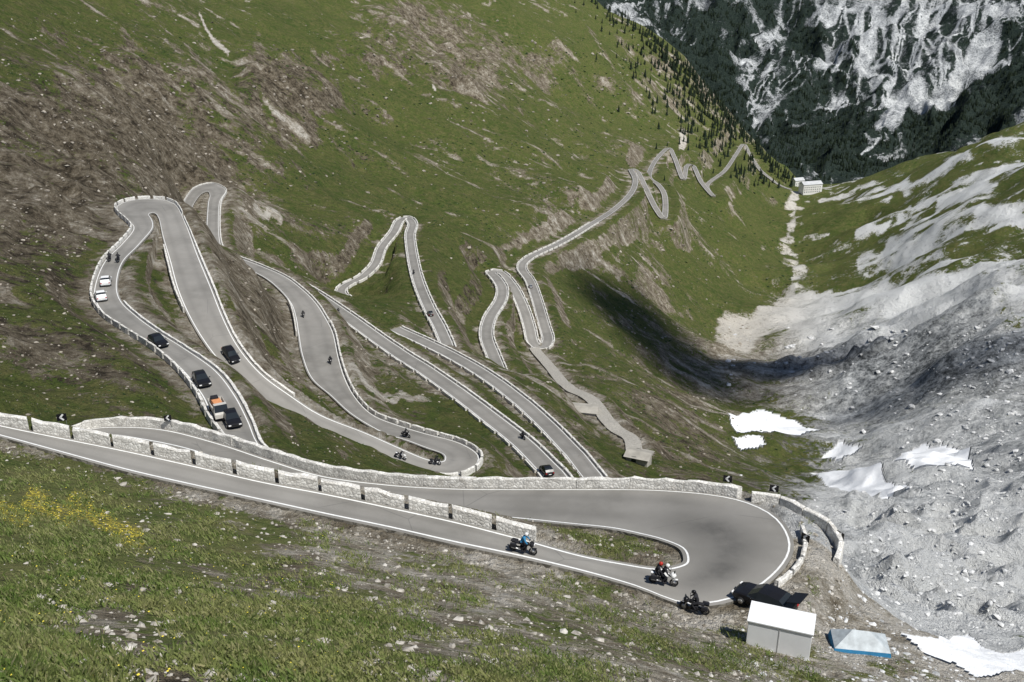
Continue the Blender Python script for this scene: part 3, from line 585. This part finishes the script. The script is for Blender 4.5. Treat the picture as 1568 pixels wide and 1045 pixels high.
def car_mesh(name,paintm,estate=False):
    b=MB()
    st=[(-2.15,.45,.62,.72,.78,.60),(-2.05,.30,.80,.84,.95,.72),(-1.75,.25,.90,.88,1.02 if not estate else 1.30,.74),(-1.30,.25,.92,.90,1.40 if not estate else 1.50,.66),(-.5,.22,.92,.91,1.50 if not estate else 1.56,.66),(.25,.22,.92,.91,1.46,.65),(.95,.25,.90,.90,.98,.74),(1.6,.25,.82,.88,.88,.72),(2.0,.30,.68,.82,.74,.66),(2.15,.42,.55,.68,.62,.56)]
    secs=[]
    for y,zb,zm,hw,zt,ht in st:
        secs.append([(-hw*.9,y,zb),(-hw,y,(zb+zm)/2),(-hw*.95,y,zm),(-ht,y,zt),(0,y,zt+.03),(ht,y,zt),(hw*.95,y,zm),(hw,y,(zb+zm)/2),(hw*.9,y,zb)])
    def mi(a_,c_):
        if c_ in (2,5) and 2<=a_<=5: return 1
        if c_ in (3,4) and a_ in (5,2): return 1
        return 0
    b.loft(secs,mi)
    for x in (-.82,.82):
        for y in (-1.32,1.35):
            b.cyl((x-.11*np.sign(x),y,.32),(x+.11*np.sign(x),y,.32),.33,.33,2,16); b.cyl((x+.10*np.sign(x),y,.32),(x+.125*np.sign(x),y,.32),.2,.19,3,10)
        b.box((x*.75,2.1,.62),(.30,.12,.12),4); b.box((x*.82,-2.12,.76),(.26,.10,.14),5)
        b.box((x*1.2,.62,.98),(.18,.12,.12),0,bev=.03)
    b.box((0,2.16,.48),(.9,.06,.14),2); b.box((0,-2.15,.55),(.5,.04,.11),4)
    return b.mesh(name,[paintm,glass,rubber,chrome,lampw,red])
car_b=car_mesh('black_car_mesh',pblack,True); car_w=car_mesh('white_car_mesh',pwhite,True); car_g=car_mesh('grey_car_mesh',pgrey,False)
def truck_mesh():
    b=MB(); b.box((0,0,.62),(1.5,5.0,.22),3)
    b.loft([[(-.85,y,.55),(-.9,y,1.1),(-.82*t,y,z),(.82*t,y,z),(.9,y,1.1),(.85,y,.55)] for y,z,t in ((1.15,2.05,.95),(1.9,2.05,.92),(2.3,1.25,1.0),(2.55,1.05,1.0))],lambda a_,c_:1 if (a_==1 and c_==2) or (a_==0 and c_ in (1,3)) else 0)
    b.box((0,-.85,.86),(1.8,3.6,.16),0,bev=.02)
    for x in (-.88,.88): b.box((x,-.85,1.15),(.06,3.6,.5),0,bev=.01)
    b.box((0,-2.62,1.15),(1.8,.06,.5),0,bev=.01); b.box((0,-.9,1.25),(1.1,2.2,.6),4,Matrix.Rotation(.06,4,'Z'),bev=.12); b.box((.1,-2.0,1.45),(.9,.9,.7),3,bev=.1)
    for x in (-.8,.8):
        for y in (1.7,-1.7): b.cyl((x-.12,y,.38),(x+.12,y,.38),.38,.38,2,14)
    return b.mesh('flatbed_truck',[plain('cream_paint',(.5,.48,.44),.4),glass,rubber,dark,porange,white])
trk=truck_mesh()
def bike_mesh(name,paintm,second):
    b=MB()
    for y in (-.72,.76):
        b.torus((0,y,.32),.26,.065,1); b.cyl((-.03,y,.32),(.03,y,.32),.17,.17,2,14); b.cyl((-.08,y,.32),(.08,y,.32),.05,.05,2,8)
    for x in (-.09,.09): b.cyl((x,.76,.32),(x*1.1,.45,.98),.035,.035,2,8)
    b.cyl((-.11,-.72,.32),(-.1,-.15,.42),.04,.05,3,8); b.cyl((.11,-.72,.32),(.1,-.15,.42),.04,.05,3,8)
    b.box((0,.02,.45),(.34,.52,.34),3,bev=.05); b.ell((0,.18,.86),(.19,.34,.17),0)
    b.ell((0,.62,.92),(.24,.20,.24),0); b.box((0,.66,1.16),(.28,.03,.26),4,Matrix.Rotation(-.5,4,'X'),bev=.01)
    b.box((0,-.35,.82),(.28,.62,.12),3,bev=.04); b.box((0,-.80,.88),(.22,.32,.10),0,bev=.03)
    b.box((-.30,-.70,.70),(.18,.46,.32),second,bev=.04); b.box((.30,-.70,.70),(.18,.46,.32),second,bev=.04)
    b.cyl((-.38,.38,1.03),(.38,.38,1.03),.02,.02,3,8); b.cyl((.16,-.1,.36),(.2,-.85,.46),.05,.07,2,10)
    b.box((0,.80,.60),(.14,.42,.05),0,Matrix.Rotation(.1,4,'X'),bev=.01); b.ell((0,.80,.93),(.11,.05,.08),5)
    for x in (-.42,.42): b.box((x,.42,1.16),(.14,.03,.09),3)
    return b.mesh(name,[paintm,rubber,chrome,dark,glass,lampw])
def rider_mesh(name,body,helm,legs,pill=False):
    vs=[(0,-.18,.92),(0,-.14,1.08),(0,-.04,1.28),(0,.06,1.44),(0,.10,1.53),
        (-.20,.04,1.42),(-.34,.20,1.20),(-.33,.37,1.05),(.20,.04,1.42),(.34,.20,1.20),(.33,.37,1.05),
        (-.12,-.15,.90),(-.24,.20,.80),(-.23,-.08,.42),(-.23,.06,.33),(.12,-.15,.90),(.24,.20,.80),(.23,-.08,.42),(.23,.06,.33)]
    if pill:
        vs=[(x,y*.9-.48 if k_ not in (6,7,9,10) else y*.7-.42,z+.06) for k_,(x,y,z) in enumerate(vs)]
    ed=[(0,1),(1,2),(2,3),(3,4),(3,5),(5,6),(6,7),(3,8),(8,9),(9,10),(0,11),(11,12),(12,13),(13,14),(0,15),(15,16),(16,17),(17,18)]
    rad=[.17,.165,.19,.13,.07,.095,.065,.045,.095,.065,.045,.12,.085,.065,.05,.12,.085,.065,.05]
    me=bpy.data.meshes.new('tmp'); me.from_pydata(vs,ed,[]); o=bpy.data.objects.new('tmp',me); scene.collection.objects.link(o)
    o.modifiers.new('s','SKIN')
    for k_,sv in enumerate(me.skin_vertices[0].data): sv.radius=(rad[k_],rad[k_]*.85); sv.use_root=(k_==0)
    o.modifiers.new('ss','SUBSURF').levels=1
    dg=bpy.context.evaluated_depsgraph_get(); dg.update(); me2=bpy.data.meshes.new_from_object(o.evaluated_get(dg)); bpy.data.objects.remove(o)
    b=MB(); b.bm.from_mesh(me2)
    for f in b.bm.faces:
        f.smooth=True; f.material_index=0 if f.calc_center_median().z>(.97+(.06 if pill else 0)) else 2
    hx,hy,hz=vs[4]
    b.ell((hx,hy+.04,hz+.14),(.135,.165,.155),1); b.box((hx,hy+.18,hz+.15),(.20,.06,.09),3,bev=.02)
    for s_ in (7,10):
        x,y,z=vs[s_]; b.ell((x,y,z),(.05,.055,.045),2,1)
        for q in range(4): b.cyl((x-.045+.03*q,y+.02,z+.03),(x-.045+.03*q,y+.065,z-.015-.004*q),.013,.011,2,5)
        b.cyl((x+(.05 if x<0 else -.05),y,z),(x+(.05 if x<0 else -.05),y+.05,z-.03),.014,.012,2,5)
    for s_ in (14,18):
        x,y,z=vs[s_]; b.box((x,y+.04,z-.02),(.11,.28,.10),2,bev=.03)
    return b.mesh(name,[body,helm,legs,glass])
bk1=bike_mesh('bike_white',pwhite,3); bk2=bike_mesh('bike_dark',dark,3); bk3=bike_mesh('bike_black',pblack,3)
rd_white=rider_mesh('rider_white',dark,pwhite,dark); rd_blue=rider_mesh('rider_blue',pblue,pwhite,dark); rd_dark=rider_mesh('rider_dark',dark,pblack,dark); rd_pil=rider_mesh('rider_pillion',dark,redp,dark,True)
def road_pose(k,u,v,rev=False):
    r=roads[k]; best=None
    for t in (.28,.5,.72):
        q=r.a*(1-t)+r.b*t; uu,vv=project(*q.T); dd=(uu-u)**2+(vv-v)**2; i=int(np.argmin(dd))
        if best is None or dd[i]<best[0]: best=(dd[i],q[i],q[min(i+2,len(q)-1)]-q[max(i-2,0)])
    _,p,t_=best
    if rev: t_=-t_
    yaw=math.atan2(t_[1],t_[0])-math.pi/2; pitch=math.atan2(t_[2],math.hypot(t_[0],t_[1]))
    return Vector(p)+Vector((0,0,.01)),yaw,pitch
def put(me,name,loc,yaw,pitch=0,s=1,roll=0):
    o=link(me,name)
    o.matrix_world=Matrix.Translation(loc)@Matrix.Rotation(yaw,4,'Z')@Matrix.Rotation(pitch,4,'X')@Matrix.Rotation(roll,4,'Y')@Matrix.Scale(s,4); return o
def moto(k,u,v,bm_,rd,rev=False,pil=None,roll=0):
    p,y,pt=road_pose(k,u,v,rev); put(bm_,'motorcycle',p,y,pt,1,roll); put(rd,'motorcyclist',p,y,pt,1,roll)
    if pil: put(pil,'motorcycle_passenger',p,y,pt,1,roll)
def car(k,u,v,me,name,rev=False):
    p,y,pt=road_pose(k,u,v,rev); put(me,name,p,y,pt)
moto('H0',810,844,bk2,rd_blue,False); moto('H0',1016,900,bk1,rd_white,False,rd_pil)
for u,v,mm,rr_ in ((620,673,bk3,rd_dark),(612,706,bk1,rd_white),(663,714,bk2,rd_dark),(505,558,bk3,rd_dark),(183,402,bk3,rd_dark),(170,402,bk3,rd_dark),(455,490,bk3,rd_dark)): moto('A',u,v,mm,rr_,rev=(u>200 and v<700))
for u,v in ((635,420),(808,668),(520,480)): moto('F' if v<450 and u>600 else 'D',u,v,bk3,rd_dark)
for k,u,v,me,nm,rv in (('A',155,460,car_w,'white_car',0),('A',160,435,car_w,'white_car',0),('A',245,530,car_b,'black_car',1),('A',353,550,car_b,'black_car',0),('A',308,590,car_b,'black_car',1),('A',358,650,car_b,'black_car',1),('A',328,642,trk,'flatbed_truck',1),('D',840,724,car_b,'black_car',1),('F',658,482,car_b,'black_car',0),('G',812,440,car_g,'grey_car',0)): car(k,u,v,me,nm,rv)
def chev():
    b=MB(); b.cyl((-.45,0,-.6),(-.45,0,1.5),.03,.03,2,8); b.cyl((.45,0,-.6),(.45,0,1.5),.03,.03,2,8); b.box((0,-.05,1.25),(1.2,.04,1.0),0)
    for s_ in (1,-1): b.box((0,-.075,1.25+s_*.2),(.22,.012,.62),1,Matrix.Rotation(s_*.75,4,'Y'))
    return b.mesh('chevron_sign',[pblack,pwhite,chrome])
cm=chev()
for u,v,z,yaw in ((97,652,-38.3,0.3),(258,650,-49.0,.3),(1113,745,-45.0,-.2),(1184,760,-45.2,-.3),(1232,836,-45,-.9),(1285,832,-46,-1.0)):
    put(cm,'chevron_sign',Vector(P(u,v,z)),yaw,0,.62)
p=hit(1195,1000)
b=MB(); b.box((0,0,1.25),(3.9,1.9,2.5),0,bev=.03); b.box((0,0,2.56),(4.05,2.05,.10),0,Matrix.Rotation(.03,4,'X'),bev=.02); b.box((0,-.965,1.3),(.05,.02,2.3),1); b.box((-1.96,0,1.2),(.03,1.3,1.9),2); b.box((0,0,-.2),(3.6,1.6,.4),2)  # dark panel on the left wall paints that side's shade into its colour
km=b.mesh('white_kiosk',[white,plain('seam_grey',(.5,.5,.5)),dark])
put(km,'white_kiosk',Vector((p[0],p[1]+.6,p[2]-.35)),-.35)
p2=hit(1172,940)
o=put(car_b,'black_car',Vector((p2[0],p2[1]+.6,p2[2]+.05)),math.radians(50))
b=MB(); b.box((0,-2.3,1.85),(1.4,1.0,.06),0,Matrix.Rotation(-.35,4,'X'),bev=.02); link(b.mesh('tailgate',[pblack]),'tailgate',o)
p3=hit(1318,1000)
b=MB()
bmv=[b.bm.verts.new(q) for q in ((-1.9,-1.1,0),(1.9,-1.1,0),(1.9,1.1,0),(-1.9,1.1,0),(-1.8,-1,.6),(1.8,-1,.6),(1.8,1,.6),(-1.8,1,.6),(-.6,0,1.5),(.5,0,1.45))]
for f_,m_ in (((0,1,5,4),1),((1,2,6,5),1),((2,3,7,6),1),((3,0,4,7),1),((4,5,9,8),0),((5,6,9),0),((6,7,8,9),0),((7,4,8),0)):
    f=b.bm.faces.new([bmv[q] for q in f_]); f.material_index=m_
tm=b.mesh('market_tent',[plain('tent_sheet',(.42,.46,.48),.4,.3,1.5),pblue]); put(tm,'market_tent',Vector(p3)+Vector((0,.4,-.1)),-.15)
p4=hit(1063,940); put(bk3,'motorcycle',Vector(p4),1.2); put(rd_dark,'motorcyclist',Vector(p4),1.2)
def house(name,L,Wd,Hh,roofh,storeys,mw,mr,loc,yaw):
    e_=bpy.data.objects.new(name,None); scene.collection.objects.link(e_)
    b=MB(); b.box((0,0,Hh/2-1.5),(L,Wd,Hh+3),0); link(b.mesh('walls',[mw]),'walls',e_)
    b=MB(); sec=lambda x:[(x,-Wd/2-.6,Hh-.1),(x,0,Hh+roofh),(x,Wd/2+.6,Hh-.1)]; b.loft([sec(-L/2-.5),sec(L/2+.5)],lambda a_,c_:0); link(b.mesh('roof',[mr]),'roof',e_)
    b=MB()
    for s_ in range(storeys):
        for q in range(int(L/3)):
            for sd in (-1,1): b.box((-L/2+1.5+q*3+.3,sd*(Wd/2+.01),1.6+s_*2.9),(1.1,.1,1.4),0)
    if storeys: link(b.mesh('windows',[glass]),'windows',e_)
    e_.matrix_world=Matrix.Translation(loc)@Matrix.Rotation(yaw,4,'Z')
plaster=plain('plaster',(.78,.77,.74),.9,.08,.3); roofm=plain('roof_metal',(.50,.51,.52),.6,.15,.3); hutm=plain('hut_render',(.34,.32,.28),.9,.2,.5)
h1=hit(1240,296); h2=hit(1221,286)
house('mountain_hotel',26,12,11,3,3,plaster,roofm,Vector(h1),.25); house('hotel_annex',14,10,9,3,2,plaster,roofm,Vector(h2),.3)
hh_=hit(890,632); house('stone_hut',9,5,1.0,.5,0,stone,hutm,Vector(hh_),-.2)
hh_=hit(978,708); house('stone_hut',5,4,2.2,.6,1,hutm,hutm,Vector(hh_),-.4)
# ------------------------------------------------------------------ clouds drifting above the valley
cm_=NB('cloud_vapour',1.0); cm_.color((.8,.8,.8))
geo=cm_.n('ShaderNodeTexCoord').outputs['Object']
ln=cm_.n('ShaderNodeVectorMath',operation='LENGTH'); mp=cm_.n('ShaderNodeMapping'); mp.inputs['Scale'].default_value=(1,1,0); cm_.l(geo,mp.inputs[0]); cm_.l(mp.outputs[0],ln.inputs[0])
oi=cm_.n('ShaderNodeObjectInfo')
al=cm_.math('ADD',cm_.rng(ln.outputs['Value'],.15,1.0,1.1,-.25),cm_.math('MULTIPLY',cm_.math('SUBTRACT',cm_.noise(1.8,3),.5),.9),True)
al=cm_.math('MULTIPLY',al,oi.outputs['Alpha']); cm_.l(al,cm_.b.inputs['Alpha'])
def cloud(u,v,sx_,sy_,rot=0,h=420,den=.8):
    t_=hit(u,v); k=h/SUN.z; b=MB(); b.ell((0,0,0),(1,1,1),0,3)
    o=link(b.mesh('cloud',[cm_.m]),'cloud'); o.location=Vector(t_)+SUN*k; o.scale=(sx_,sy_,12); o.rotation_euler=(0,0,rot); o.color=(1,1,1,den)
cloud(975,490,75,80,.3,den=1); cloud(1045,560,80,65,0,den=1); cloud(1190,568,75,30,.0,den=.95); cloud(1470,560,60,26,.2,den=.4)  # last cloud, unseen overhead, is added to dim the dark rock outcrop
print('done',time.time()-T0)
